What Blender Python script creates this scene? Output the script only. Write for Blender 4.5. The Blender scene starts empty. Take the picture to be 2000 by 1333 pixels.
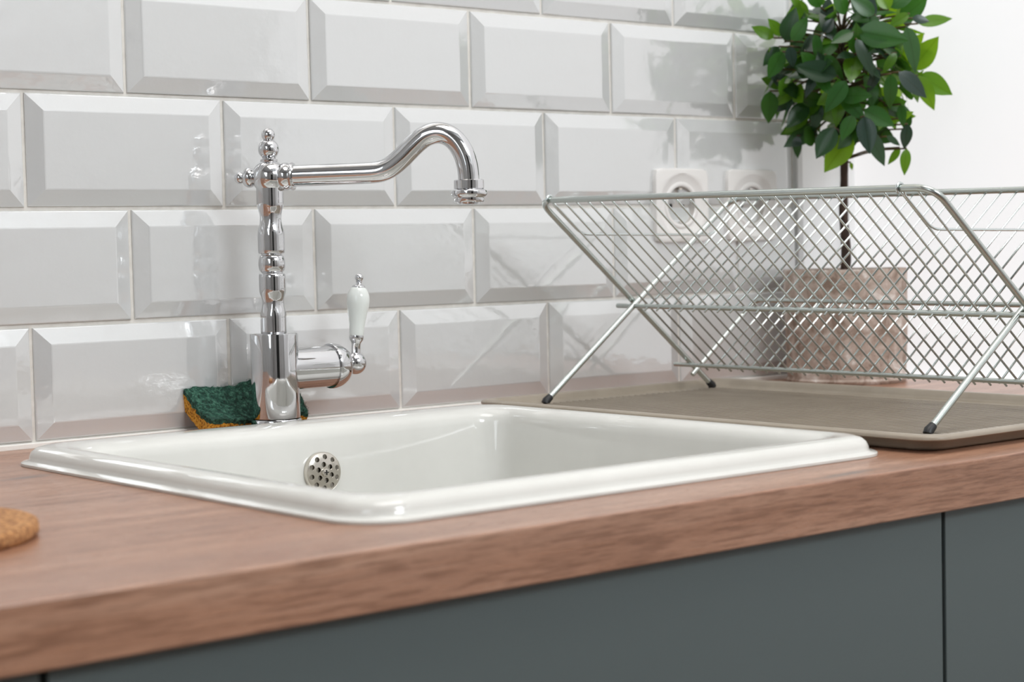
import bpy, bmesh, math, random
from mathutils import Vector, Matrix, noise
PI = math.pi
sc = bpy.context.scene
COL = sc.collection
rnd = random.Random(7)

# ------------------------------------------------------------------ camera
yaw, pitch, roll = 0.68848, -0.05131, -0.0226
F = Vector((math.sin(yaw)*math.cos(pitch), math.cos(yaw)*math.cos(pitch), math.sin(pitch)))
R0 = Vector((math.cos(yaw), -math.sin(yaw), 0)); U0 = R0.cross(F)
R = R0*math.cos(roll) + U0*math.sin(roll); U = -R0*math.sin(roll) + U0*math.cos(roll)
cam_d = bpy.data.cameras.new('camera'); cam = bpy.data.objects.new('camera', cam_d); COL.objects.link(cam)
cam.matrix_world = Matrix(((R.x, U.x, -F.x, -0.6885), (R.y, U.y, -F.y, -1.5039), (R.z, U.z, -F.z, 0.1672), (0, 0, 0, 1)))
cam_d.sensor_width = 36; cam_d.lens = 63.896; cam_d.clip_start = .02
cam_d.dof.use_dof = True; cam_d.dof.focus_distance = 1.62; cam_d.dof.aperture_fstop = 8
sc.camera = cam

# ------------------------------------------------------------------ light
w = bpy.data.worlds.new('daylight'); sc.world = w; w.use_nodes = True
bg = w.node_tree.nodes['Background']; bg.inputs['Color'].default_value = (.93, .97, 1, 1); bg.inputs['Strength'].default_value = 1.12

def area(name, loc, target, sx, sy, power, color):
    l = bpy.data.lights.new(name, 'AREA'); l.shape = 'RECTANGLE'; l.size = sx; l.size_y = sy; l.energy = power; l.color = color
    o = bpy.data.objects.new(name, l); COL.objects.link(o); o.location = loc
    o.rotation_euler = (Vector(target) - Vector(loc)).to_track_quat('-Z', 'Y').to_euler()
    return o
# unseen overhead fill, added to brighten the sink and counter top
area('top_fill_light', (.25, -1.0, 2.42), (.25, -.9, 0), 1.5, 1.2, 31, (1, .97, .94))
# fill light added at the opposite wall to brighten the counter front
area('front_fill_light', (.45, -3.33, 1.65), (.3, 0, .1), .95, 1.2, 62, (.91, .965, 1))
# extra fill added at the left of the room for overall brightness
area('side_fill_light', (-2.55, -1.7, 1.1), (.5, -.3, .2), 1.3, 1.4, 19, (.86, .94, 1))

sc.view_settings.view_transform = 'Standard'; sc.view_settings.look = 'None'
sc.view_settings.gamma = 1; sc.view_settings.exposure = 0; sc.view_settings.use_curve_mapping = False

# ------------------------------------------------------------------ materials
def mat(name, color, rough=.5, metal=0, spec=.5, ior=1.5):
    m = bpy.data.materials.new(name); m.use_nodes = True
    b = m.node_tree.nodes['Principled BSDF']
    b.inputs['Base Color'].default_value = (*color, 1); b.inputs['Roughness'].default_value = rough
    b.inputs['Metallic'].default_value = metal; b.inputs['IOR'].default_value = ior
    return m, b, m.node_tree
def N(nt, t, **kw):
    n = nt.nodes.new(t)
    for k, v in kw.items():
        if k in n.inputs: n.inputs[k].default_value = v
        else: setattr(n, k, v)
    return n
def coords(nt, scale=(1, 1, 1), kind='Object'):
    tc = N(nt, 'ShaderNodeTexCoord'); mp = N(nt, 'ShaderNodeMapping'); mp.inputs['Scale'].default_value = scale
    nt.links.new(tc.outputs[kind], mp.inputs['Vector']); return mp.outputs['Vector']
def noise_n(nt, vec, scale, detail=3, rough=.5, dist=0):
    n = N(nt, 'ShaderNodeTexNoise'); n.inputs['Scale'].default_value = scale; n.inputs['Detail'].default_value = detail
    n.inputs['Roughness'].default_value = rough; n.inputs['Distortion'].default_value = dist
    nt.links.new(vec, n.inputs['Vector']); return n.outputs['Fac']
def ramp(nt, fac, stops):
    r = N(nt, 'ShaderNodeValToRGB'); e = r.color_ramp.elements
    while len(e) < len(stops): e.new(.5)
    for i, (p, c) in enumerate(stops):
        e[i].position = p; e[i].color = (*c, 1)
    nt.links.new(fac, r.inputs['Fac']); return r.outputs['Color']
def mixc(nt, a, b, fac, mode='MIX'):
    m = N(nt, 'ShaderNodeMix', data_type='RGBA', blend_type=mode)
    for s, v in ((m.inputs[6], a), (m.inputs[7], b), (m.inputs[0], fac)):
        if hasattr(v, 'links'): nt.links.new(v, s)
        elif isinstance(v, tuple): s.default_value = (*v, 1)
        else: s.default_value = v
    return m.outputs[2]
def bump(nt, b, h, strength, dist):
    n = N(nt, 'ShaderNodeBump'); n.inputs['Strength'].default_value = strength; n.inputs['Distance'].default_value = dist
    nt.links.new(h, n.inputs['Height']); nt.links.new(n.outputs['Normal'], b.inputs['Normal'])

# glazed tile
m_tile, b, nt = mat('glazed_tile', (.632, .640, .640), .065, ior=2.6)
v = coords(nt, kind='Object')
h = noise_n(nt, v, 130, 2, .5)
h2 = noise_n(nt, v, 28, 1, .5)
ad = N(nt, 'ShaderNodeMath', operation='ADD'); nt.links.new(h, ad.inputs[0])
ml = N(nt, 'ShaderNodeMath', operation='MULTIPLY'); nt.links.new(h2, ml.inputs[0]); ml.inputs[1].default_value = 4; nt.links.new(ml.outputs[0], ad.inputs[1])
bump(nt, b, ad.outputs[0], .3, .0004)
m_grout, b, nt = mat('grout', (.70, .66, .60), .9)
v = coords(nt); f = noise_n(nt, v, 90, 4)
nt.links.new(ramp(nt, f, [(.3, (.68, .65, .60)), (.7, (.80, .775, .73))]), b.inputs['Base Color']); bump(nt, b, f, .3, .001)
m_paint, b, nt = mat('white_wall_paint', (.93, .93, .935), .6)
v = coords(nt); f = noise_n(nt, v, 160, 3); bump(nt, b, f, .12, .0006)
m_wall2, b, nt = mat('grey_room_paint', (.3, .3, .3), .7)
v = coords(nt); nt.links.new(ramp(nt, noise_n(nt, v, 2.2, 4), [(.3, (.40, .40, .40)), (.7, (.48, .48, .475))]), b.inputs['Base Color'])
m_blind, b, nt = mat('backlit_blind', (.35, .35, .35), .8)
v = coords(nt, (1, 1, 1)); f = noise_n(nt, v, 1.7, 2)
nt.links.new(ramp(nt, f, [(.3, (.90, .92, .94)), (.7, (.93, .91, .915))]), b.inputs['Emission Color']); b.inputs['Emission Strength'].default_value = .79
bump(nt, b, noise_n(nt, v, 500, 2), .1, .0004)
m_ceramic, b, nt = mat('sink_ceramic', (.80, .79, .755), .07, ior=1.55)
v = coords(nt); f = noise_n(nt, v, 7, 5, .6)
nt.links.new(ramp(nt, f, [(.25, (.66, .655, .62)), (.65, (.73, .725, .69))]), b.inputs['Base Color'])
bump(nt, b, noise_n(nt, v, 40, 2), .08, .001)
m_caulk, b, nt = mat('silicone_caulk', (.84, .82, .78), .45)
v = coords(nt); bump(nt, b, noise_n(nt, v, 120, 2), .3, .0008)

def wood(name, cols, spec_rough, marks=()):
    m, b, nt = mat(name, cols[1], spec_rough, ior=1.6)
    v = coords(nt, (1.6, 26, 26)); v2 = coords(nt, (26, 400, 400)); v3 = coords(nt, (1.1, 8, 8))
    a = noise_n(nt, v, 1.6, 6, .62, .6); fine = noise_n(nt, v2, 1.3, 3, .6); big = noise_n(nt, v3, 1.5, 3, .5, .4)
    c = ramp(nt, a, [(.33, cols[0]), (.5, cols[1]), (.68, cols[2])])
    g = ramp(nt, fine, [(.38, (.62, .57, .53)), (.52, (.98, .98, .98)), (.8, (1.12, 1.11, 1.10))])
    c = mixc(nt, c, g, .85, 'MULTIPLY')
    gg = ramp(nt, big, [(.3, (.80, .78, .79)), (.62, (1.08, 1.07, 1.05))])
    c = mixc(nt, c, gg, .8, 'MULTIPLY')
    for (kx, ky, sx_, sy_, ang, dark) in marks:    # printed knots of the wood decor
        tc = N(nt, 'ShaderNodeTexCoord'); mp = N(nt, 'ShaderNodeMapping'); mp.vector_type = 'TEXTURE'
        mp.inputs['Location'].default_value = (kx, ky, 0); mp.inputs['Rotation'].default_value = (0, 0, ang); mp.inputs['Scale'].default_value = (sx_, sy_, .01)
        nt.links.new(tc.outputs['Object'], mp.inputs['Vector'])
        ln = N(nt, 'ShaderNodeVectorMath', operation='LENGTH'); nt.links.new(mp.outputs[0], ln.inputs[0])
        sm = N(nt, 'ShaderNodeMath', operation='MULTIPLY_ADD'); nt.links.new(a, sm.inputs[0]); sm.inputs[1].default_value = 1.6; nt.links.new(ln.outputs['Value'], sm.inputs[2])
        mr = N(nt, 'ShaderNodeMapRange'); nt.links.new(sm.outputs[0], mr.inputs['Value']); mr.inputs['From Min'].default_value = .9; mr.inputs['From Max'].default_value = 1.9
        mr.inputs['To Min'].default_value = dark; mr.inputs['To Max'].default_value = 0
        c = mixc(nt, c, (.10, .085, .085), mr.outputs[0])
    nt.links.new(c, b.inputs['Base Color'])
    bump(nt, b, fine, .35, .0006)
    rr = N(nt, 'ShaderNodeMapRange'); nt.links.new(fine, rr.inputs['Value'])
    rr.inputs['To Min'].default_value = spec_rough + .10; rr.inputs['To Max'].default_value = spec_rough - .05
    nt.links.new(rr.outputs[0], b.inputs['Roughness'])
    return m
m_wood = wood('oak_laminate', [(.30, .145, .085), (.39, .203, .128), (.49, .285, .195)], .27, [(-.098, -.198, .030, .009, .1, .75), (.318, -.655, .040, .007, .10, .75)])
m_cab, b, nt = mat('grey_green_lacquer', (.100, .124, .124), .42)
v = coords(nt); bump(nt, b, noise_n(nt, v, 900, 2), .12, .0003)
m_carc, b, nt = mat('cabinet_carcass', (.012, .012, .012), .8)
v = coords(nt); nt.links.new(ramp(nt, noise_n(nt, v, 60), [(.3, (.009, .009, .009)), (.7, (.016, .016, .016))]), b.inputs['Base Color'])
m_floor = wood('floor_boards', [(.16, .10, .07), (.25, .16, .11), (.33, .22, .15)], .4)

def steel(name, color, rough, bs=.05):
    m, b, nt = mat(name, color, rough, 1)
    v = coords(nt); f = noise_n(nt, v, 220, 2)
    rr = N(nt, 'ShaderNodeMapRange'); nt.links.new(noise_n(nt, v, 60, 4), rr.inputs['Value'])
    rr.inputs['To Min'].default_value = max(0, rough - .02); rr.inputs['To Max'].default_value = rough + .05
    nt.links.new(rr.outputs[0], b.inputs['Roughness'])
    bump(nt, b, f, bs, .0003)
    return m
m_chrome = steel('chrome', (.66, .66, .67), .03, .03)
m_nickel = steel('satin_steel', (.68, .64, .58), .2)
m_zinc = steel('galvanised_wire', (.66, .71, .70), .17, .05)
m_zinc_tube = steel('galvanised_tube', (.52, .555, .53), .24, .08)
m_porc, b, nt = mat('porcelain_grip', (.80, .83, .80), .08, ior=1.55)
v = coords(nt); bump(nt, b, noise_n(nt, v, 60, 1), .05, .0005)
m_rubber, b, nt = mat('black_rubber', (.008, .008, .009), .45)
v = coords(nt); bump(nt, b, noise_n(nt, v, 300), .1, .0003)
m_dark, b, nt = mat('dark_void', (.006, .006, .006), .7)
v = coords(nt); nt.links.new(ramp(nt, noise_n(nt, v, 80), [(.3, (.004, .004, .004)), (.7, (.012, .011, .01))]), b.inputs['Base Color'])
m_tray, b, nt = mat('taupe_plastic', (.275, .228, .175), .33)
v = coords(nt); f = noise_n(nt, v, 35, 5)
nt.links.new(ramp(nt, f, [(.3, (.31, .262, .205)), (.7, (.36, .308, .245))]), b.inputs['Base Color'])
bump(nt, b, noise_n(nt, v, 500, 2), .1, .0003)
m_plate, b, nt = mat('socket_plastic', (.80, .78, .76), .12)
v = coords(nt); bump(nt, b, noise_n(nt, v, 30, 1), .05, .0005)
m_sock_in, b, nt = mat('socket_insert_plastic', (.50, .47, .44), .25)
v = coords(nt); bump(nt, b, noise_n(nt, v, 30, 1), .05, .0005)
m_profile, b, nt = mat('trim_profile', (.66, .655, .65), .3)
v = coords(nt); bump(nt, b, noise_n(nt, v, 60, 1), .05, .0005)

# cork
m_cork, b, nt = mat('cork', (.5, .3, .15), .85)
v = coords(nt)
vo = N(nt, 'ShaderNodeTexVoronoi'); vo.inputs['Scale'].default_value = 330; nt.links.new(v, vo.inputs['Vector'])
c1 = ramp(nt, vo.outputs['Distance'], [(.1, (.60, .34, .15)), (.5, (.42, .205, .08)), (.9, (.22, .10, .045))])
sp = N(nt, 'ShaderNodeSeparateColor'); nt.links.new(vo.outputs['Color'], sp.inputs[0])
c2 = ramp(nt, sp.outputs[0], [(.0, (.75, .66, .60)), (.5, (1, 1, 1)), (1, (1.2, 1.15, 1.05))])
nt.links.new(mixc(nt, c1, c2, 1.0, 'MULTIPLY'), b.inputs['Base Color']); bump(nt, b, vo.outputs['Distance'], .6, .001)
# sponge
m_green, b, nt = mat('scouring_fibre', (.012, .085, .05), .7)
v = coords(nt); f = noise_n(nt, v, 260, 6, .75)
nt.links.new(ramp(nt, f, [(.38, (.002, .022, .013)), (.50, (.010, .080, .050)), (.64, (.10, .28, .19))]), b.inputs['Base Color'])
bump(nt, b, f, 1, .003)
m_yellow, b, nt = mat('yellow_sponge', (.60, .27, .02), .85)
v = coords(nt); vo = N(nt, 'ShaderNodeTexVoronoi'); vo.inputs['Scale'].default_value = 420; nt.links.new(v, vo.inputs['Vector'])
nt.links.new(ramp(nt, vo.outputs['Distance'], [(.15, (.20, .07, .004)), (.45, (.62, .27, .018)), (.8, (.78, .40, .05))]), b.inputs['Base Color'])
bump(nt, b, vo.outputs['Distance'], .9, .002)
# plant
def leafmat(name, c, under, trans):
    m, b, nt = mat(name, c, .26)
    v = coords(nt, kind='Object')
    f = noise_n(nt, v, 25, 4)
    col = mixc(nt, c, tuple(x*.62 for x in c), f)
    sx = N(nt, 'ShaderNodeSeparateXYZ'); tc = N(nt, 'ShaderNodeTexCoord'); nt.links.new(tc.outputs['Object'], sx.inputs[0])
    ab = N(nt, 'ShaderNodeMath', operation='ABSOLUTE'); nt.links.new(sx.outputs[0], ab.inputs[0])
    vein = ramp(nt, ab.outputs[0], [(0, (.40, .42, .30)), (.008, (.5, .5, .4)), (.022, (1, 1, 1))])
    col = mixc(nt, col, vein, .7, 'MULTIPLY')
    geo = N(nt, 'ShaderNodeNewGeometry')
    col2 = mixc(nt, col, under, geo.outputs['Backfacing'])
    nt.links.new(col2, b.inputs['Base Color'])
    tr = N(nt, 'ShaderNodeBsdfTranslucent'); tr.inputs['Color'].default_value = (*trans, 1)
    mx = N(nt, 'ShaderNodeMixShader'); mx.inputs[0].default_value = .40
    nt.links.new(b.outputs[0], mx.inputs[1]); nt.links.new(tr.outputs[0], mx.inputs[2])
    nt.links.new(mx.outputs[0], nt.nodes['Material Output'].inputs['Surface'])
    return m
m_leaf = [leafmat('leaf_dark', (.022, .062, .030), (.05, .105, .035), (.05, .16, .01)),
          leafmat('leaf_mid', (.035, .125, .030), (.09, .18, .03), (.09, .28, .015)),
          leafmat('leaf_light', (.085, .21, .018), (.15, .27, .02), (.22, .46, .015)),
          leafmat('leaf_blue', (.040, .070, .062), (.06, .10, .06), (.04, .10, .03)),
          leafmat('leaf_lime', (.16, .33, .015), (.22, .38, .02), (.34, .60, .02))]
m_bark, b, nt = mat('bark', (.05, .028, .018), .8)
v = coords(nt, (1, 1, .35)); f = noise_n(nt, v, 240, 5, .7)
nt.links.new(ramp(nt, f, [(.3, (.022, .012, .009)), (.6, (.07, .038, .026)), (.8, (.16, .10, .07))]), b.inputs['Base Color']); bump(nt, b, f, 1, .002)
m_twig, b, nt = mat('twig_bark', (.10, .05, .02), .7)
v = coords(nt); nt.links.new(ramp(nt, noise_n(nt, v, 150), [(.3, (.045, .022, .010)), (.7, (.13, .09, .025))]), b.inputs['Base Color'])
m_pot, b, nt = mat('mottled_stone_pot', (.42, .35, .30), .75)
v = coords(nt); f = noise_n(nt, v, 40, 8, .7, .6)
nt.links.new(ramp(nt, f, [(.38, (.24, .17, .13)), (.48, (.42, .33, .275)), (.56, (.52, .43, .375)), (.66, (.80, .76, .72))]), b.inputs['Base Color'])
bump(nt, b, f, .7, .003)
m_soil, b, nt = mat('dark_soil', (.03, .02, .015), .95)
v = coords(nt); f = noise_n(nt, v, 160, 5); nt.links.new(ramp(nt, f, [(.3, (.012, .009, .007)), (.7, (.06, .04, .028))]), b.inputs['Base Color']); bump(nt, b, f, 1, .004)

# ------------------------------------------------------------------ helpers
def link(name, me, m=None, parent=None, smooth=False):
    o = bpy.data.objects.new(name, me); COL.objects.link(o)
    if m is not None and not me.materials: me.materials.append(m)
    if smooth:
        for p in me.polygons: p.use_smooth = True
    if parent: o.parent = parent
    return o
def done(name, bm, m=None, parent=None, smooth=False, angle=None):
    me = bpy.data.meshes.new(name)
    bmesh.ops.recalc_face_normals(bm, faces=bm.faces)
    bm.to_mesh(me); bm.free()
    o = link(name, me, m, parent, smooth)
    if smooth and angle: me.set_sharp_from_angle(angle=math.radians(angle))
    return o
def thing(name, label, cat, loc=(0, 0, 0), group=None):
    o = bpy.data.objects.new(name, None); COL.objects.link(o); o.location = loc
    o['label'] = label; o['category'] = cat
    if group: o['group'] = group
    o.empty_display_size = .03
    return o
def tag(o, label, cat, group=None):
    o['label'] = label; o['category'] = cat
    if group: o['group'] = group
    return o
def box(bm, x0, x1, y0, y1, z0, z1, bev=0):
    vs = [bm.verts.new((x, y, z)) for x in (x0, x1) for y in (y0, y1) for z in (z0, z1)]
    fs = [(0, 1, 3, 2), (4, 6, 7, 5), (0, 4, 5, 1), (2, 3, 7, 6), (0, 2, 6, 4), (1, 5, 7, 3)]
    faces = [bm.faces.new([vs[i] for i in f]) for f in fs]
    if bev:
        es = {e for f in faces for e in f.edges}
        bmesh.ops.bevel(bm, geom=list(es), offset=bev, segments=2, profile=.5, affect='EDGES')
def skin(bm, loops, cap0=False, cap1=False, closed=True):
    rows = [[bm.verts.new(p) for p in l] for l in loops]
    n = len(rows[0])
    for a, b_ in zip(rows, rows[1:]):
        for i in range(n if closed else n-1):
            j = (i+1) % n
            bm.faces.new((a[i], a[j], b_[j], b_[i]))
    if cap0: bm.faces.new(rows[0][::-1])
    if cap1: bm.faces.new(rows[-1])
    return rows
def frame_of(axis):
    a = Vector(axis).normalized(); t = Vector((0, 0, 1)) if abs(a.z) < .9 else Vector((1, 0, 0))
    u = a.cross(t).normalized(); return u, a.cross(u).normalized(), a
def lathe(bm, prof, n=40, origin=(0, 0, 0), axis=(0, 0, 1), mod=None):
    u, v_, a = frame_of(axis); o = Vector(origin); loops = []
    for r, h in prof:
        r = max(r, 1e-5); l = []
        for i in range(n):
            t = 2*PI*i/n; rr = r*(mod(t, h) if mod else 1)
            l.append(o + a*h + (u*math.cos(t) + v_*math.sin(t))*rr)
        loops.append(l)
    skin(bm, loops, True, True)
def ball(r, h0, n=9, a0=-PI/2, a1=PI/2):
    return [(r*math.cos(a0+(a1-a0)*i/(n-1)), h0 + r*math.sin(a0+(a1-a0)*i/(n-1))) for i in range(n)]
def tube(bm, pts, r, n=10, cap=True):
    pts = [Vector(p) for p in pts]; rs = r if isinstance(r, (list, tuple)) else [r]*len(pts)
    d = (pts[1]-pts[0]).normalized(); u, v_, _ = frame_of(d); loops = []
    for i, p in enumerate(pts):
        if i == 0: t = pts[1]-p
        elif i == len(pts)-1: t = p-pts[i-1]
        else: t = (pts[i+1]-p).normalized() + (p-pts[i-1]).normalized()
        t.normalize()
        u = (u - t*u.dot(t)).normalized(); v_ = t.cross(u)
        loops.append([p + (u*math.cos(2*PI*k/n) + v_*math.sin(2*PI*k/n))*rs[i] for k in range(n)])
    skin(bm, loops, cap, cap)
def fillet(pts, rad, n=6):
    pts = [Vector(p) for p in pts]; out = [pts[0]]
    for i in range(1, len(pts)-1):
        a, b_, c = pts[i-1], pts[i], pts[i+1]
        d1 = (a-b_).normalized(); d2 = (c-b_).normalized(); r = min(rad, (a-b_).length*.49, (c-b_).length*.49)
        p0 = b_+d1*r; p2 = b_+d2*r
        for k in range(n+1):
            t = k/n; out.append(p0*(1-t)**2 + b_*2*t*(1-t) + p2*t*t)
    out.append(pts[-1]); return out
def catmull(pts, n=6):
    pts = [Vector(p) for p in pts]; P = [pts[0]*2-pts[1]] + pts + [pts[-1]*2-pts[-2]]; out = []
    for i in range(1, len(P)-2):
        for k in range(n):
            t = k/n; a, b_, c, d = P[i-1:i+3]
            out.append(.5*((2*b_) + (c-a)*t + (2*a-5*b_+4*c-d)*t*t + (-a+3*b_-3*c+d)*t**3))
    out.append(pts[-1]); return out
def rrect(x0, x1, y0, y1, r, z, n=8):
    out = []
    for cx, cy, a in ((x1-r, y0+r, -PI/2), (x1-r, y1-r, 0), (x0+r, y1-r, PI/2), (x0+r, y0+r, PI)):
        for k in range(n+1):
            t = a + PI/2*k/n; out.append((cx+r*math.cos(t), cy+r*math.sin(t), z))
    return out

# ------------------------------------------------------------------ room shell
def struct(name, bm, m, smooth=False, parent=None):
    o = done(name, bm, m, parent, smooth)
    if parent is None: o['kind'] = 'structure'
    return o
XW = 1.09            # right-hand wall
bm = bmesh.new(); box(bm, -2.6, 1.0, 0, .12, -.9, 2.5); wall = struct('wall_back', bm, m_grout)
bm = bmesh.new(); box(bm, 1.0, XW+.12, -.0015, .12, -.9, 2.5); struct('wall_back_painted', bm, m_paint)
WY0, WY1, WZ0, WZ1 = -.012, -1.35, .002, 1.7
bm = bmesh.new()
box(bm, XW, XW+.12, WY0, 0, -.9, 2.5)
box(bm, XW, XW+.12, -3.4, WY1, -.9, 2.5)
box(bm, XW, XW+.12, WY1, WY0, -.9, WZ0)
box(bm, XW, XW+.12, WY1, WY0, WZ1, 2.5)
struct('wall_right', bm, m_paint)
bm = bmesh.new()
for a in ((WY1, WY0, WZ1-.05, WZ1), (WY1, WY1+.05, WZ0, WZ1)):
    box(bm, XW+.05, XW+.10, *a)
struct('window_1', bm, m_paint)
# white roller blind, glowing with the daylight behind it, closes the window
bm = bmesh.new()
nb = 40; la = []
for i in range(nb+1):
    y = WY0-.001 + (WY1-WY0+.002)*i/nb; la.append((y, .0015*math.sin(i*.9)))
skin(bm, [[(XW+.012+d, y, z) for y, d in la] for z in (WZ0+.001, WZ1-.001)], closed=False)
skin(bm, [[(XW+.0135+d, y, z) for y, d in la] for z in (WZ0+.001, WZ1-.001)], closed=False)
bl = done('roller_blind', bm, m_blind, None, True); tag(bl, 'bright white backlit roller blind filling the window on the right', 'blind')
bm = bmesh.new(); box(bm, -2.72, XW+.12, -3.52, -3.4, -.9, 2.5); struct('wall_front', bm, m_wall2)
bm = bmesh.new(); box(bm, -2.72, XW+.12, -3.52, .12, 2.5, 2.6); struct('ceiling', bm, m_wall2)
bm = bmesh.new(); box(bm, -2.72, -2.6, -3.4, .12, -.9, 2.5); struct('wall_left', bm, m_wall2)
bm = bmesh.new(); box(bm, -2.72, XW+.12, -3.52, .12, -1.0, -.9); struct('floor', bm, m_floor)
bm = bmesh.new()
for a in ((-.08, .98, .96, 1.03), (-.08, .98, 2.27, 2.33), (-.08, -.02, 1.03, 2.27), (.92, .98, 1.03, 2.27), (.42, .48, 1.03, 2.27)):
    box(bm, a[0], a[1], -3.4, -3.36, a[2], a[3])
struct('fill_light_frame', bm, m_paint)  # unseen window frame, added around the front fill light
# dark panel added on the opposite wall to give the chrome dark reflections
bm = bmesh.new(); box(bm, -1.15, -.35, -3.40, -3.36, -.9, 1.15); struct('dark_reflection_panel', bm, m_carc)
# edge profile where the tiling stops
bm = bmesh.new(); box(bm, 1.0005, 1.0105, -.0075, .01, .0065, 2.5, .0012); struct('trim_1', bm, m_profile)

# tiles: bevelled metro tiles, every one its own object under the wall
PW, PH, Z0 = .1996, .103, .0048
GR = .0034
def tile_mesh(wd, cutr=False):
    bm = bmesh.new(); hx = wd/2; hz = (PH-GR)/2; loops = []
    for ins, d in ((0, 0), (0, .0008), (.0004, .0014), (.0011, .0018), (.0138, .00565), (.0147, .00595), (.0158, .0061)):
        il = ins; ir = min(ins, .0008) if cutr else ins
        loops.append([(-hx+il, -d, -hz+ins), (hx-ir, -d, -hz+ins), (hx-ir, -d, hz-ins), (-hx+il, -d, hz-ins)])
    skin(bm, loops, False, True)
    me = bpy.data.meshes.new('tile'); bmesh.ops.recalc_face_normals(bm, faces=bm.faces); bm.to_mesh(me); bm.free()
    me.materials.append(m_tile); return me
full = tile_mesh(PW-GR); half = tile_mesh(PW/2-GR, True)
for row in range(8):
    z = Z0 + PH*row + PH/2
    off = .5 if row % 2 else 0
    k = -5 + off
    while k < 5:
        wd = min(1, 5-k); me = full if wd > .9 else half
        o = bpy.data.objects.new('tile', me); COL.objects.link(o); o.parent = wall
        o.location = ((k + wd/2)*PW + rnd.uniform(-.0003, .0003), rnd.uniform(-.0003, .0001), z + rnd.uniform(-.0003, .0003))
        o.rotation_euler = (rnd.gauss(0, .0028), rnd.gauss(0, .0010), rnd.gauss(0, .0028))
        k += 1
# bead of sealant along the joint of wall and counter
bm = bmesh.new(); box(bm, -2.6, 1.0, -.0045, .001, -.0005, .0050, .0010)
c = done('caulk_strip', bm, m_caulk); tag(c, 'pale sealant strip along the joint of tiled wall and worktop', 'sealant')

# ------------------------------------------------------------------ counter, cabinets
SX0, SX1, SY0, SY1 = -.070, .437, -.607, -.095
hx0, hx1, hy0, hy1 = SX0+.02, SX1-.02, SY0+.02, SY1-.02
bm = bmesh.new()
for zs, flip in ((0, False), (-.036, True)):
    pass
def ring(bm, o_, i_, z):
    a = [bm.verts.new((x, y, z)) for x, y in o_]; b_ = [bm.verts.new((x, y, z)) for x, y in i_]
    for k in range(4): bm.faces.new((a[k], a[(k+1) % 4], b_[(k+1) % 4], b_[k]))
    return a, b_
CX0, CX1, CY = -1.6, XW-.0005, -.672
outer = lambda e: [(CX0, CY+e), (CX1, CY+e), (CX1, -.0002), (CX0, -.0002)]
inner = [(hx0, hy0), (hx1, hy0), (hx1, hy1), (hx0, hy1)]
a1, b1 = ring(bm, outer(.0014), inner, 0)
a2 = [bm.verts.new((x, y, -.0004)) for x, y in outer(.0004)]
a3 = [bm.verts.new((x, y, -.0014)) for x, y in outer(0)]
a5 = [bm.verts.new((x, y, -.0350)) for x, y in outer(0)]
a4, b4 = ring(bm, outer(.0010), inner, -.036)
for p, q in ((a1, a2), (a2, a3), (a3, a5), (a5, a4), (b1, b4)):
    for k in range(4): bm.faces.new((p[k], p[(k+1) % 4], q[(k+1) % 4], q[k]))
ct = done('worktop', bm, m_wood); tag(ct, 'long wood-grain laminate worktop holding the sink and dish rack', 'worktop')

def cabinet(x0, x1, label):
    t = thing('base_cabinet', label, 'cabinet', ((x0+x1)/2, -.33, -.9), 'grey-green base cabinets under the worktop')
    wx = (x1-x0)/2
    bm = bmesh.new()
    th = .016; z1 = .86
    box(bm, -wx, -wx+th, -.31, .32, .1, z1); box(bm, wx-th, wx, -.31, .32, .1, z1)
    box(bm, -wx+th, wx-th, .30, .32, .1, z1); box(bm, -wx+th, wx-th, -.31, .30, .1, .1+th); box(bm, -wx+th, wx-th, -.31, -.25, z1-th, z1)
    done('carcass', bm, m_carc, t)
    bm = bmesh.new(); box(bm, -wx+.0022, wx-.0022, -.331, -.312, .105, .8638, .0006); done('door', bm, m_cab, t)
    bm = bmesh.new(); box(bm, -wx+th, wx-th, -.27, -.255, 0, .1); done('plinth', bm, m_carc, t)
    return t
cabinet(-.302, .4205, 'wide grey-green cabinet front directly below the sink')
cabinet(.4205, 1.02, 'grey-green cabinet front right of the dark gap, under the dish rack')
cabinet(-.95, -.302, 'grey-green cabinet front at the bottom left, under the cork mat')

# ------------------------------------------------------------------ sink
sink = thing('kitchen_sink', 'white glazed ceramic inset sink set into the wood worktop', 'sink', (SX0, SY0, 0))
def S(dl, dr, df, db, r, z, n=10):
    W = SX1-SX0; D = SY1-SY0
    return rrect(dl, W-dr, df, D-db, r, z, n)
prof = [ # left, right, front, back inset, radius, z
 (.0225, .0225, .0225, .0225, .025, -.05), (.0215, .0215, .0215, .0215, .026, .0003),
 (0, 0, 0, 0, .040, .0003), (0, 0, 0, 0, .040, .0022), (.0015, .0015, .0015, .0015, .039, .0030), (.0045, .0045, .0045, .0045, .037, .0034),
 (.0058, .0058, .0058, .0058, .036, .0045), (.0062, .0062, .0062, .0062, .0355, .0075), (.0076, .0076, .0076, .0076, .035, .0108), (.0105, .0105, .0105, .0105, .034, .0136),
 (.0150, .0150, .0150, .0150, .033, .0151), (.0200, .0200, .0200, .022, .032, .0155), (.0260, .0260, .026, .040, .031, .0153),
 (.0305, .0305, .0305, .049, .030, .0140), (.0345, .0345, .0345, .055, .029, .0112), (.0370, .0370, .0370, .0585, .028, .0070), (.0385, .0385, .0385, .0600, .027, .0010),
 (.041, .041, .041, .063, .026, -.030), (.045, .045, .045, .068, .026, -.100), (.049, .049, .049, .073, .028, -.165), (.056, .056, .056, .080, .035, -.182), (.070, .070, .070, .095, .035, -.190), (.12, .12, .12, .14, .03, -.192)]
bm = bmesh.new(); rows = skin(bm, [S(*p) for p in prof], False, True)
done('basin', bm, m_ceramic, sink, True, 55)
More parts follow.
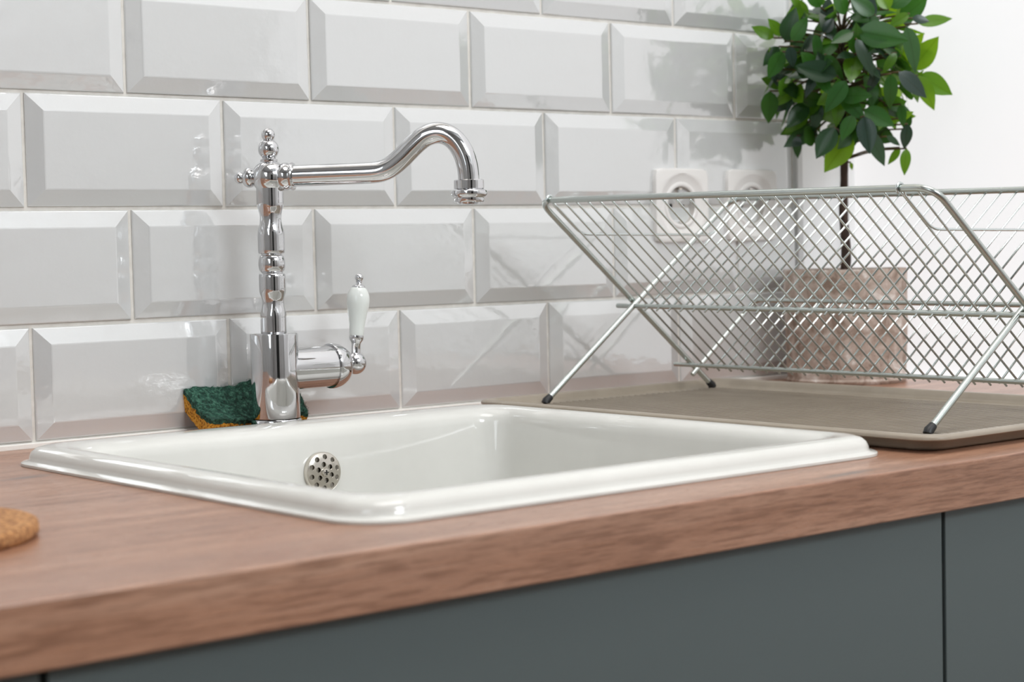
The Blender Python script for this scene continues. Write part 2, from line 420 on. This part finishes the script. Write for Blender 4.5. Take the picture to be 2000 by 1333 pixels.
bm = bmesh.new(); lathe(bm, [(.001, .0), (.018, .0), (.040, .0015), (.043, .0035), (.045, .0015), (.045, 0)], 40, ((SX1-SX0)/2, (SY1-SY0)/2, -.192))
done('drain', bm, m_chrome, sink, True, 40)
# overflow grille on the back wall of the bowl
def holes_disc(bm, R_, holes, hr, th, org, seg=14):
    # flat plate facing -Y with real holes through it
    from mathutils.geometry import delaunay_2d_cdt
    vs = []; es = []
    def loop(cx, cz, r, n):
        s0 = len(vs)
        for k in range(n): vs.append(Vector((cx+r*math.cos(2*PI*k/n), cz+r*math.sin(2*PI*k/n)))); es.append((s0+k, s0+(k+1) % n))
    loop(0, 0, R_, 56)
    for hx, hz in holes: loop(hx, hz, hr, seg)
    V_, _, F_, *_r = delaunay_2d_cdt(vs, es, [], 1, 1e-7)
    bv = [bm.verts.new((p.x, -.0022*(1-(p.length/R_)**3), p.y)) for p in V_]
    for f in F_:
        c = sum((V_[i] for i in f), Vector((0, 0)))/len(f)
        if any((c.x-hx)**2 + (c.y-hz)**2 < (hr*.97)**2 for hx, hz in holes): continue
        bm.faces.new([bv[i] for i in f])
    ret = bmesh.ops.extrude_face_region(bm, geom=bm.faces[:])
    for g in ret['geom']:
        if isinstance(g, bmesh.types.BMVert): g.co.y -= th
    bmesh.ops.translate(bm, verts=bm.verts, vec=org)
holes = []
for k in range(6): a = math.radians(95+60*k+3); holes.append((.0072*math.cos(a), .0072*math.sin(a)))
for k in range(10): a = math.radians(82+36*k+3); holes.append((.0138*math.cos(a), .0138*math.sin(a)))
OX, OY, OZ = .1965-SX0, SY1-.0632-SY0, -.0275
grille = thing('overflow_grille', 'x', 'x', (OX, OY-.0028, OZ)); del grille['label']; del grille['category']; grille.parent = sink
grille.rotation_euler = (math.radians(-3.5), 0, 0)
bm = bmesh.new(); holes_disc(bm, .0175, holes, .00235, .0008, (0, -.001, 0)); done('grille_plate', bm, m_nickel, grille)
bm = bmesh.new(); lathe(bm, [(.0172, -.0016), (.0178, -.0018), (.0181, -.0010), (.0181, .003), (.0172, .003), (.0172, -.0016)], 48, (0, 0, 0), (0, 1, 0)); done('grille_rim', bm, m_nickel, grille, True, 40)
bm = bmesh.new(); lathe(bm, [(.0172, .0026), (.0172, .0034)], 40, (0, 0, 0), (0, 1, 0)); done('overflow_opening', bm, m_dark, grille)
bm = bmesh.new(); lathe(bm, [(.0037, -.0028), (.0038, -.0050), (.0034, -.0058), (.0015, -.0062)], 24, (0, 0, 0), (0, 1, 0)); done('screw', bm, m_nickel, grille, True, 50)
bm = bmesh.new(); box(bm, -.0022, .0022, -.0067, -.0058, -.0004, .0004); box(bm, -.0004, .0004, -.0067, -.0058, -.0022, .0022); done('screw_slot', bm, m_dark, grille)

# ------------------------------------------------------------------ faucet
FX, FY = .2095, -.066
fa = thing('kitchen_faucet', 'chrome traditional faucet with curved spout standing behind the sink', 'faucet', (FX, FY, 0))
def zy(y): return .0933 + (650-y)*.000475
def q(px): return px/2070.0
bm = bmesh.new(); lathe(bm, [(.0, 0), (.0232, 0), (.0234, .006), (.0233, .0128), (.0226, .0138), (.0205, .0140)], 56); done('base_ring', bm, m_chrome, fa, True, 40)
bm = bmesh.new(); lathe(bm, [(.0205, .0138), (.0220, .0146), (.0222, .0156), (.0222, .0915), (.0219, .0929), (.0205, .0934), (.001, .0934)], 64); done('body', bm, m_chrome, fa, True, 40)
def fac(t, h):
    for c0, hw in ((zy(592), .0095), (zy(426), .0105)):
        d = abs(h-c0)/hw
        if d < 1: return 1 - .055*(1-d*d)*(.5+.5*math.cos(6*t))
    return 1
pts = [(650, 24), (649, 25), (617, 25), (608, 24.2), (600, 22.8), (592, 21.8), (584, 22.2), (576, 23.8), (569, 25.3), (564, 25.6), (540, 25.6), (536, 25), (534, 23.5), (533, 20.5), (531.5, 20.5),
       (530, 22.3), (526, 24.5), (520, 25.6), (515, 25.8), (508, 25.2), (502, 23.5), (498.5, 21), (497.5, 20), (496, 20), (495, 24), (493, 25.3), (488, 25.6), (458, 25.6), (450, 24.8), (442, 23), (434, 21.9), (427, 21.6), (420, 22), (412, 23.4), (405, 25), (400, 25.8), (376, 26), (366, 26)]
prof_c = []
for (ya, ra), (yb, rb) in zip(pts, pts[1:]):
    k = max(1, int((ya-yb)/3))
    prof_c += [(q(ra+(rb-ra)*i/k), zy(ya+(yb-ya)*i/k)) for i in range(k)]
prof_c.append((q(26), zy(366)))
bm = bmesh.new(); lathe(bm, prof_c, 72, mod=fac); done('column', bm, m_chrome, fa, True, 50)
ZJ = zy(347)
bm = bmesh.new(); lathe(bm, ball(q(33.5), 0, 19), 48, (0, 0, ZJ)); done('swivel_joint', bm, m_chrome, fa, True, 50)
bm = bmesh.new()
lathe(bm, [(q(15), zy(320)), (q(16.5), zy(317)), (q(16.5), zy(313)), (q(13), zy(311)), (q(13), zy(309))] + ball(q(20), zy(293), 15, -PI/2.9, PI/2.7) + [(q(8), zy(276.5)), (q(8), zy(274.5))] + ball(q(13), zy(265.5), 13, -PI/3.2, PI/2), 40)
done('finial', bm, m_chrome, fa, True, 50)
AL = math.radians(47); D = Vector((math.cos(AL), -math.sin(AL), 0))
def along(px): return px/2120.0
bm = bmesh.new()
lathe(bm, [(q(14), -along(26))] + [(r, h) for r, h in ((q(19.5)*math.cos(t), -along(40)-q(15)*math.sin(t)) for t in [(-60+12*i)*PI/180 for i in range(12)])] + [(q(8), -along(52)), (q(8), -along(53))] +
      [(q(11.5)*math.cos(t), -along(59.5)-q(11)*math.sin(t)) for t in [(-45+13.5*i)*PI/180 for i in range(11)]], 36, (0, 0, ZJ), D)
done('rear_finial', bm, m_chrome, fa, True, 50)
bm = bmesh.new()
lathe(bm, [(q(20), along(20)), (q(25.5), along(24)), (q(27), along(30)), (q(26.5), along(37)), (q(24.5), along(41)), (q(24.5), along(42.5)), (q(26.5), along(44)), (q(27), along(47)), (q(25.5), along(49.5)), (q(21), along(50))], 48, (0, 0, ZJ), D)
done('spout_collar', bm, m_chrome, fa, True, 40)
sp_px = [(44, 346), (90, 345.5), (140, 345), (180, 344.6), (208, 343.8), (225, 341), (243, 333), (262, 318.5), (282, 299.5), (300, 284), (315, 275.5), (332, 271.5), (348, 273.5), (363, 281.5), (376, 296), (386, 315), (391.5, 335), (393.5, 352), (394, 366)]
path = catmull([D*along(x) + Vector((0, 0, zy(y))) for x, y in sp_px], 5)
bm = bmesh.new(); tube(bm, path, q(20.3), 40); done('spout', bm, m_chrome, fa, True, 50)
tip = D*along(394)
bm = bmesh.new()
lathe(bm, [(q(20), zy(362)), (q(27), zy(362.5)), (q(28.5), zy(364)), (q(28.5), zy(379.5)), (q(27.5), zy(380.5)), (q(31), zy(381.5)), (q(34), zy(384)), (q(35), zy(388.5)), (q(34), zy(393)), (q(31), zy(396)), (q(28.5), zy(397)), (q(28.5), zy(404)), (q(27.5), zy(405.5)), (q(22), zy(405.8)), (q(21.5), zy(408.5)), (q(18), zy(408.5)), (q(17.5), zy(404)), (0, zy(404))], 56, tip)
done('nozzle', bm, m_chrome, fa, True, 35)
# side valve: barrel pointing along the wall
ZB = zy(722); kx = 1/1798.0
bm = bmesh.new()
lathe(bm, [(.0190, .010), (.0196, .016), (.0196, .0600), (.0190, .0604)], 64, (0, 0, ZB), (1, 0, 0)); done('valve_barrel', bm, m_chrome, fa, True, 40)
bm = bmesh.new()
lathe(bm, [(.0185, .0600), (.0212, .0602), (.0216, .0612), (.0216, .0640), (.0210, .0680), (.0192, .0725), (.0165, .0765), (.0125, .0795), (.0085, .0808), (.0070, .0812), (.0070, .0825), (.001, .083)], 56, (0, 0, ZB), (1, 0, 0)); done('valve_cap', bm, m_chrome, fa, True, 40)
lev = bpy.data.objects.new('lever', None); COL.objects.link(lev); lev.parent = fa; lev.location = (.0900, 0, zy(720)); lev.rotation_euler = (0, math.radians(5.0), 0); lev.empty_display_size = .01
# the lever stands on its ball; heights are measured from the ball's centre
bm = bmesh.new(); lathe(bm, ball(q(22.5), 0, 17), 40); done('lever_ball', bm, m_chrome, lev, True, 50)
bm = bmesh.new(); lathe(bm, [(q(9.5), q(18)), (q(9), q(26)), (q(9), q(38)), (q(10), q(41)), (q(13.5), q(46)), (q(14.5), q(51)), (q(14), q(55)), (q(12), q(56))], 36); done('lever_stem', bm, m_chrome, lev, True, 50)
gp = catmull([Vector((a, b_, 0)) for a, b_ in ((12, 54), (14, 56), (15, 68), (16.5, 82), (19, 98), (21.8, 112), (23, 124), (21.5, 136), (17, 146), (13.5, 150), (11, 150.5))], 4)
bm = bmesh.new(); lathe(bm, [(q(p.x), q(p.y)) for p in gp], 40); g = done('lever_grip', bm, m_porc, lev, True, 60); g['label'] = 'white porcelain grip of the lever'
bm = bmesh.new(); lathe(bm, [(q(13), q(149)), (q(13.5), q(151.5)), (q(12), q(154)), (q(6), q(156)), (q(5), q(160)), (q(6.5), q(162)), (q(6), q(163.5))] + ball(q(8.5), q(170), 11, -PI/3.5, PI/2), 32); done('lever_tip', bm, m_chrome, lev, True, 50)

# ------------------------------------------------------------------ sponge
sg = thing('kitchen_sponge', 'green and yellow scouring sponge leaning against the tiles behind the faucet', 'sponge', (.146, -.012, 0))
NX, NY = 60, 40; SWX, = (.117,)
def sp_surf(u, v_, t):   # u along X, v_ from wall (0) to sink (1), t thickness below the top (m)
    x = u*SWX + .003*math.sin(v_*3) ; dep = .047 - .017*min(1, u/.5)**2*(3-2*min(1, u/.5)); y = -dep*v_ - .001*math.sin(u*6)
    z = .0405 - .026*v_ - .006*math.sin(PI*v_)*(1-u*.3) + .010*u*(1-v_) + .0022*math.sin(u*9+1) + .004*(1-u)*(v_ > .0)*math.sin(PI*v_*.8)*0
    n = Vector((0, -.48, .88))
    return Vector((x, y, z)) - n*t + Vector((0, .004, 0))
def slab(t0, t1, jit, seed):
    bm = bmesh.new(); g = {}
    for s, t in ((0, t0), (1, t1)):
        for i in range(NX+1):
            for j in range(NY+1):
                u, v_ = i/NX, j/NY
                p = sp_surf(u, v_, t)
                nn = noise.noise_vector(p*220 + Vector((seed, 0, 0)))*jit
                g[s, i, j] = bm.verts.new(p + nn)
    for i in range(NX):
        for j in range(NY):
            for s in (0, 1): bm.faces.new((g[s, i, j], g[s, i+1, j], g[s, i+1, j+1], g[s, i, j+1]))
    for i in range(NX):
        for j in (0, NY): bm.faces.new((g[0, i, j], g[0, i+1, j], g[1, i+1, j], g[1, i, j]))
    for j in range(NY):
        for i in (0, NX): bm.faces.new((g[0, i, j], g[0, i, j+1], g[1, i, j+1], g[1, i, j]))
    return bm
done('sponge_block', slab(.0042, .0165, .0008, 3), m_yellow, sg)
done('scouring_pad', slab(0, .0046, .0016, 9), m_green, sg)
bm = bmesh.new()
for k in range(5200):
    if k % 4 == 0:
        e = rnd.random(); side = rnd.randrange(4)
        u, v_ = ((e, 0), (e, 1), (0, e), (1, e))[side]
    else: u, v_ = rnd.random(), rnd.random()
    p = sp_surf(u, v_, rnd.uniform(-.0006, .003)); a = Vector((rnd.gauss(0, 1), rnd.gauss(0, 1), rnd.gauss(0, .7))).normalized()
    b_ = Vector((rnd.gauss(0, 1), rnd.gauss(0, 1), rnd.gauss(0, 1))).normalized(); L = rnd.uniform(.0012, .0032); wv = a.cross(b_).normalized()*.00011
    p1 = p + a*L*.5 + Vector((0, 0, .0003)); p2 = p1 + (a+b_*.6).normalized()*L*.5
    v1 = [bm.verts.new(x) for x in (p-wv, p+wv, p1+wv, p1-wv, p2)]
    bm.faces.new(v1[:4]); bm.faces.new((v1[3], v1[2], v1[4]))
fb = done('pad_fibres', bm, m_green, sg); fb['kind'] = 'stuff'

# ------------------------------------------------------------------ dish tray
TX0, TX1, TY0, TY1 = .446, .8045, -.634, -.059
tr = thing('drip_tray', 'taupe plastic drip tray with ribbed floor under the dish rack', 'tray', (TX0, TY0, 0))
def T(i, r, z): return rrect(i, TX1-TX0-i, i, TY1-TY0-i, r, z, 10)
bm = bmesh.new()
skin(bm, [T(.06, .02, .0004), T(.0190, .018, .0004), T(.0160, .019, .0008), T(.0135, .020, .0030), T(.0115, .021, .0085), T(.0095, .021, .0094), T(.0012, .022, .0098), T(0, .0225, .0106), T(0, .0225, .0124), T(.0010, .0222, .0136), T(.0036, .022, .0145), T(.0090, .020, .0143), T(.0115, .019, .0128), T(.0138, .018, .0090), T(.0160, .018, .0066), T(.0195, .018, .0056), T(.034, .016, .0055)], True, True)
done('tray_shell', bm, m_tray, tr, True, 50)
# ribs: one corrugated sheet along the tray
bm = bmesh.new(); y0, y1 = .030, TY1-TY0-.030; x = .032; rowa, rowb = [], []
npit = int((TX1-TX0-.064)/.0088); prof_r = []
for k in range(npit):
    for dx, dz in ((0, 0), (.0030, 0), (.0036, .0021), (.0058, .0021), (.0064, 0)):
        prof_r.append((x+k*.0088+dx, .0051+dz))
prof_r.append((x+npit*.0088, .0051))
la = [(px_, y0, .0052) for px_, pz in prof_r]; lb = [(px_, y0+.004, pz) for px_, pz in prof_r]; lc = [(px_, y1-.004, pz) for px_, pz in prof_r]; ld = [(px_, y1, .0052) for px_, pz in prof_r]
skin(bm, [la, lb, lc, ld], closed=False)
done('ribbed_floor', bm, m_tray, tr)

# ------------------------------------------------------------------ dish rack
YE, YN = -.084, -.579
rk = thing('dish_rack', 'folding galvanised wire dish rack standing on the taupe tray', 'dish rack', (.66, YN, .0065))
def rp(x, y, z):
    t = (YE-y)/.5
    return Vector((x-.66, y-YN, (z-.0065)*(1-.030*t)))
A0, A1 = (.7665, .0095), (.5195, .2148)
B0, B1 = (.5185, .0095), (.7960, .2165)
C0, C1 = (.7300, .0235), (.8320, .1018)
def lerp(a, b_, t): return (a[0]+(b_[0]-a[0])*t, a[1]+(b_[1]-a[1])*t)
def uframe(name, a, b_, ye, yn, r, rad):
    bm = bmesh.new()
    pts = [rp(a[0], ye, a[1]), rp(b_[0], ye, b_[1]), rp(b_[0], yn, b_[1]), rp(a[0], yn, a[1])]
    tube(bm, fillet(pts, rad, 8), r, 14)
    return done(name, bm, m_zinc_tube, rk, True, 50)
uframe('front_frame', A0, A1, YE, YN-.001, .0031, .020)
uframe('rear_frame', B0, B1, YE-.0065, YN+.006, .0031, .020)
uframe('lower_frame', C0, C1, YE-.0065, YN+.006, .0026, .010)
for a, other, ye, yn in ((A0, A1, YE, YN-.001), (B0, B1, YE-.0065, YN+.006)):
    for y in (ye, yn):
        p0 = rp(a[0], y, a[1]); p1 = rp(*((lambda c: (c[0], y, c[1]))(lerp(a, other, .045))))
        bm = bmesh.new(); d = (p1-p0).normalized()
        tube(bm, [Vector((p0.x-d.x*.002, p0.y, .0004)), p0 + Vector((0, 0, .0004)), p0+d*.0065], [.0044, .0044, .0037], 14); done('foot_cap', bm, m_rubber, rk, True, 60)
for nm, x, z, ya, yb, r in (('middle_rail', .6430, .1022, -.066, YN-.010, .0026), ('lower_rail', .7245, .0345, -.069, YN-.012, .0023), ):
    bm = bmesh.new(); tube(bm, [rp(x, ya, z), rp(x, yb, z)], r, 12); done(nm, bm, m_zinc_tube, rk, True, 60)
# grid wires
def mk(a, b_):
    bm = bmesh.new(); d = Vector((b_[0]-a[0], 0, b_[1]-a[1])); n_ = Vector((-d.z, 0, d.x)).normalized()*.0016
    p0 = Vector((0, 0, 0)); tube(bm, [p0, p0+d*.97, p0+d], .00112, 7)
    me = bpy.data.meshes.new('wire'); bmesh.ops.recalc_face_normals(bm, faces=bm.faces); bm.to_mesh(me); bm.free()
    for p in me.polygons: p.use_smooth = True
    me.materials.append(m_zinc); return me
def wires(a, b_, y_start, n, pitch):
    for i in range(n):
        y = y_start - pitch*i
        me = mk_cache.setdefault((a, b_), mk(a, b_)) if (a, b_) in mk_cache or True else None
        o = bpy.data.objects.new('wire', me); COL.objects.link(o); o.parent = rk
        p = rp(a[0], y, a[1]); o.location = p; t = (YE-y)/.5; o.scale = (1, 1, 1-.030*t)
mk_cache = {}
PIT = .0176
Al = lerp(A0, A1, .105)
Bm = lerp(B0, B1, .428)
Cl = lerp(C0, C1, .095)
wires((Al[0]-.0005, Al[1]+.0005-.003), (A1[0]+.0005, A1[1]-.0015), -.1045, 27, PIT)
wires(Bm, (B1[0]-.0005, B1[1]-.0015), -.1045-.0095, 26, PIT)
wires(Cl, (C1[0]-.0005, C1[1]-.001), -.1045-.0095, 26, PIT)
# spreader wires that hold the two wings apart
for y in (-.1012, -.5455):
    pts = []
    def curl(cx, cz, a0, a1, r=.0046, n=10): return [rp(cx+r*math.cos(math.radians(a0+(a1-a0)*i/n)), y, cz+r*math.sin(math.radians(a0+(a1-a0)*i/n))) for i in range(n+1)]
    pts += curl(A1[0], A1[1], 235, -20)
    mid = fillet([rp(A1[0]+.006, y, A1[1]-.006), rp(.5618, y, .1795), rp(.7540, y, .1765), rp(B1[0]-.006, y, B1[1]-.007)], .010, 5)
    pts += mid; pts += curl(B1[0], B1[1], 200, -55)
    bm = bmesh.new(); tube(bm, pts, .00125, 8); done('spreader_wire', bm, m_zinc, rk, True)

# ------------------------------------------------------------------ wall sockets
def socket(cx, label):
    t = thing('wall_socket', label, 'socket', (cx, 0, .2115), 'white sockets on the tiles behind the dish rack')
    n = 56
    def loop(H, rc, d, w_=0, r=0):
        out = []
        for k in range(n):
            a = 2*PI*k/n; c_, s_ = math.cos(a), math.sin(a)
            p = 2/(.18 + rc*14); e = (abs(c_)**(p*2) + abs(s_)**(p*2))**(-1/(p*2))
            R_ = H*min(e, 1.38)*(1-w_) + r*w_
            out.append((R_*c_, -d, R_*s_))
        return out
    bm = bmesh.new()
    skin(bm, [loop(.0425, .008, 0), loop(.0425, .008, .0100), loop(.0420, .010, .0114), loop(.0405, .012, .0120), loop(.0390, .014, .0121), loop(.0385, .02, .0122, .7, .0385), loop(0, .02, .0126, 1, .0372), loop(0, .02, .0118, 1, .0355), loop(0, .02, .0098, 1, .0290), loop(0, .02, .0094, 1, .0272), loop(0, .02, .0104, 1, .0258), loop(0, .02, .0104, 1, .0228), loop(0, .02, .0094, 1, .0216)])
    done('cover_plate', bm, m_plate, t, True, 40)
    bm = bmesh.new(); skin(bm, [loop(0, .02, .0096, 1, .0217), loop(0, .02, .0030, 1, .0208), loop(0, .02, .0012, 1, .0195)], False, True); done('socket_well', bm, m_sock_in, t, True, 35)
    for s in (-1, 1):
        bm = bmesh.new(); lathe(bm, [(.0024, -.0014), (.0024, -.0018), (.0, -.0018)], 14, (s*.0095, 0, 0), (0, 1, 0)); done('pin_hole', bm, m_dark, t)
    for s in (-1, 1):
        bm = bmesh.new(); box(bm, -.002, .002, -.0085, -.0012, s*.0192-.0008, s*.0192+.0008); done('earth_clip', bm, m_nickel, t)
    return t
socket(.7985, 'left of the two white square wall sockets behind the dish rack')
socket(.9165, 'right of the two white square wall sockets, nearest the potted tree')

# ------------------------------------------------------------------ potted tree
PX, PY = .984, -.094
pt = thing('potted_tree', 'small potted laurel-like tree with a round leafy crown in the corner', 'potted plant', (PX, PY, 0))
bm = bmesh.new()
lathe(bm, [(0, 0), (.068, 0), (.0705, .0025), (.0710, .0040), (.0690, .0065), (.0700, .02), (.0715, .07), (.0722, .120), (.0724, .131), (.0715, .1335), (.0680, .1335), (.0665, .131), (.0660, .112), (.001, .112)], 64)
for v_ in bm.verts:
    r_ = math.hypot(v_.co.x, v_.co.y)
    if r_ > .064: 
        k = 1 + noise.noise(v_.co*45)*.014
        v_.co.x *= k; v_.co.y *= k
done('pot', bm, m_pot, pt, True, 40)
bm = bmesh.new(); lathe(bm, [(0, .1125), (.064, .1135), (.0655, .1170), (.05, .1195), (.02, .1205), (.0, .121)], 40); done('soil', bm, m_soil, pt, True, 60)
VR = Vector((math.cos(yaw), -math.sin(yaw), 0)); VA = Vector((math.sin(yaw), math.cos(yaw), 0))
def PL(u, d, z):   # plant frame in metres: u across, d away, z up
    p = VR*u + VA*d; return Vector((p.x, p.y, z))
trunk = catmull([PL(0, 0, .118), PL(.0015, 0, .16), PL(-.001, 0, .20), PL(.0005, 0, .24), PL(.001, 0, .30), PL(-.002, 0, .36), PL(0, 0, .42)], 5)
bm = bmesh.new(); tube(bm, trunk, [.0064-.0034*i/(len(trunk)-1) for i in range(len(trunk))], 12)
for v_ in bm.verts: v_.co += noise.noise_vector(v_.co*160)*.0008
done('trunk', bm, m_bark, pt, True)

def leaf_mesh(L, W_, fold, curl_, m):
    bm = bmesh.new(); n = 9; rows = []
    for i in range(n+1):
        t = i/n
        wdt = W_*.5*(math.sin(PI*min(1, t**.80))**.85)*(1-.15*t) if 0 < t < 1 else 0
        if t > .8: wdt *= 1-.25*(t-.8)/.2
        y = L*t; z = -curl_*L*t*t
        r_ = []
        for s in (-1, -.55, 0, .55, 1):
            x_ = s*wdt; zz = z + abs(s)*wdt*fold - .12*wdt*s*s*.6
            r_.append(bm.verts.new((x_, y, zz)))
        rows.append(r_)
    for a, b_ in zip(rows, rows[1:]):
        for i in range(4): bm.faces.new((a[i], a[i+1], b_[i+1], b_[i]))
    bmesh.ops.remove_doubles(bm, verts=bm.verts, dist=1e-5)
    me = bpy.data.meshes.new('leaf'); bm.to_mesh(me); bm.free(); me.materials.append(m)
    for p in me.polygons: p.use_smooth = True
    return me
leaves = {}
for mi, m in enumerate(m_leaf):
    leaves[mi] = [leaf_mesh(1, .52, .16, .10, m), leaf_mesh(1, .60, .22, .02, m), leaf_mesh(1, .44, .12, .22, m)]
CZ = .3445; K = 1/1655.0
def put_leaf(base, direction, normal, L, mi, wf=1):
    y = direction.normalized(); z = (normal - y*normal.dot(y))
    if z.length < 1e-4: z = y.orthogonal()
    z.normalize(); x = y.cross(z)
    M = Matrix(((x.x*L*wf, y.x*L, z.x*L, base.x), (x.y*L*wf, y.y*L, z.y*L, base.y), (x.z*L*wf, y.z*L, z.z*L, base.z), (0, 0, 0, 1)))
    tipw = base + y*L
    for q_ in (base, tipw, base+y*L*.5+x*L*.26, base+y*L*.5-x*L*.26):
        if PX+q_.x > XW-.004 or PY+q_.y > -.009: return None
    o = bpy.data.objects.new('leaf', rnd.choice(leaves[mi])); COL.objects.link(o); o.parent = pt; o.matrix_local = M
    return o
def uz(px, py): return ((px-1650)*K, .3625 + (155-py)*K*.985)
# leaves read off the crown: base, tip (photo px), depth toward viewer (cm), kind, facing tilt
LV = [
 ((1512, 85), (1471, 62), 3, 2), ((1530, 78), (1503, 47), 2, 2), ((1527, 96), (1546, 35), 5, 0), ((1545, 70), (1560, 20), 3, 2), ((1534, 100), (1568, 55), 7, 1),
 ((1519, 104), (1488, 140), 4, 0), ((1520, 118), (1493, 168), 6, 1), ((1530, 110), (1538, 150), 7, 3), ((1503, 188), (1502, 250), 3, 1), ((1612, 172), (1538, 150), 9, 0),
 ((1540, 175), (1512, 172), 6, 2), ((1512, 172), (1575, 208), 5, 0), ((1572, 215), (1530, 262), 4, 0), ((1578, 232), (1530, 268), 3, 2), ((1557, 275), (1556, 318), 2, 0),
 ((1628, 182), (1588, 238), 9.5, 1), ((1610, 268), (1575, 325), 8, 0), ((1648, 280), (1596, 350), 6, 4), ((1645, 245), (1620, 290), 8, 1), ((1660, 250), (1668, 320), 9.5, 3),
 ((1675, 275), (1710, 340), 7, 0), ((1665, 235), (1718, 268), 8, 1), ((1628, 58), (1608, 2), 9, 1), ((1640, 92), (1598, 112), 10, 1), ((1640, 60), (1692, 62), 8, 1),
 ((1685, 65), (1660, 10), 8, 3), ((1682, 60), (1637, 28), 9.5, 1), ((1718, 45), (1700, 0), 7, 4), ((1722, 38), (1775, 5), 6, 1), ((1748, 58), (1710, 80), 9, 2),
 ((1748, 60), (1798, 18), 5, 1), ((1762, 62), (1794, 68), 7, 3), ((1786, 66), (1850, 52), 4, 2), ((1645, 105), (1680, 172), 10, 0), ((1650, 90), (1735, 112), 9.5, 1),
 ((1728, 118), (1700, 70), 7, 3), ((1742, 82), (1768, 165), 9, 1), ((1757, 82), (1790, 108), 3, 4), ((1772, 155), (1820, 95), 4, 4), ((1786, 165), (1846, 205), 4, 2),
 ((1780, 168), (1812, 232), 5, 4), ((1775, 165), (1795, 215), 3, 2), ((1725, 168), (1780, 215), 9.5, 3), ((1708, 172), (1712, 238), 10, 1), ((1690, 160), (1672, 205), 9, 3),
 ((1742, 250), (1768, 238), 5, 4), ((1738, 225), (1745, 268), 7, 1), ((1715, 285), (1745, 300), 6, 0), ((1755, 262), (1752, 310), 6, 3), ((1762, 268), (1770, 235), 3, 0),
 ((1748, 305), (1728, 338), 4, 2), ((1757, 308), (1750, 358), 5, 2), ((1660, 330), (1664, 345), 2, 4), ((1600, 175), (1580, 125), 8, 0), ((1592, 130), (1625, 178), 8.5, 1),
 ((1560, 120), (1595, 85), 7, 0), ((1575, 90), (1590, 145), 8, 1), ((1600, 85), (1618, 55), 6, 3), ((1725, 130), (1700, 165), 8.5, 2), ((1735, 135), (1705, 120), 8, 1),
 ((1580, 40), (1545, 8), 3, 2), ((1620, 20), (1655, -10), 6, 1), ((1660, -5), (1700, -40), 5, 1), ((1750, 20), (1790, -20), 3, 2), ((1600, 30), (1570, -15), 4, 1),
]
nodes_ = []
for (bx, by), (tx, ty), dep, kind in LV:
    u0, z0 = uz(bx, by); u1, z1 = uz(tx, ty); d0 = -dep*.0115 + .012; L2 = math.hypot(u1-u0, z1-z0)
    out = rnd.uniform(-.35, .25)*L2
    base = PL(u0, d0, z0); tipp = PL(u1, d0+out, z1)
    nrm = -VA + VR*rnd.uniform(-.45, .45) + Vector((0, 0, rnd.uniform(.05, .55)))
    o = put_leaf(base, tipp-base, nrm, (tipp-base).length*1.03, kind, rnd.uniform(.92, 1.12))
    if o: nodes_.append(base)
# crown: shoots radiating from the trunk top, each with a whorl of leaves
CC = PL(0, -.004, .368)
shoots = []
for k in range(46):
    zz = 1-2*(k+.5)/46; a = k*2.39996; rr = math.sqrt(1-zz*zz)
    d = Vector((rr*math.cos(a), rr*math.sin(a), zz))
    R_ = rnd.uniform(.062, .088)
    e = CC + d*R_
    if PX+e.x > XW-.03: e.x = XW-.03-PX
    if PY+e.y > -.035: e.y = -.035-PY
    shoots.append((d, e))
for d, e in shoots:
    s = Vector((0, 0, max(.27, min(.41, e.z-.02*(1 if d.z > 0 else -1)))))
    midp = (s+e)/2 + Vector((0, 0, .006))
    bm = bmesh.new(); tube(bm, catmull([s, midp, e], 4), [.0016]*3+[.0013]*6, 6); done('twig', bm, m_twig, pt, True)
    n_l = 5
    for i in range(n_l):
        a = 2*PI*i/n_l + rnd.uniform(-.3, .3); u, v_, ax = frame_of(d)
        dr = (ax*rnd.uniform(.35, .9) + (u*math.cos(a)+v_*math.sin(a))*rnd.uniform(.7, 1.0) + Vector((0, 0, rnd.uniform(-.35, .15)))).normalized()
        base = e - d*rnd.uniform(0, .012)
        front = (base-CC).dot(VA) < 0
        right = (base-CC).dot(VR)
        kk = rnd.random()
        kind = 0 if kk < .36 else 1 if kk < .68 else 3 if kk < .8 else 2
        if right > .04 and kk > .5: kind = 2 if kk < .8 else 4  # right side paler: backlight from the right put into leaf colour
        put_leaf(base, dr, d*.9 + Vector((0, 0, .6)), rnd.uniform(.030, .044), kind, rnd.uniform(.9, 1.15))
for b_ in nodes_:
    s = Vector((0, 0, max(.25, min(.41, b_.z-.01)))); e = b_
    bm = bmesh.new(); tube(bm, catmull([s, (s+e)/2+Vector((0, 0, .004)), e], 3), .0011, 5); done('twig', bm, m_twig, pt, True)

# ------------------------------------------------------------------ cork mat
bm = bmesh.new()
lathe(bm, [(0, 0), (.0895, 0), (.0915, .0012), (.0925, .003), (.0925, .0075), (.0915, .0092), (.0895, .0102), (0, .0102)], 80)
for v_ in bm.verts:
    k = 1 + noise.noise(v_.co*90)*.004; v_.co.x *= k; v_.co.y *= k
ck = done('cork_trivet', bm, m_cork, None, True, 40); ck.location = (-.2995, -.4350, 0)
tag(ck, 'round brown cork trivet on the worktop at the left edge', 'trivet')
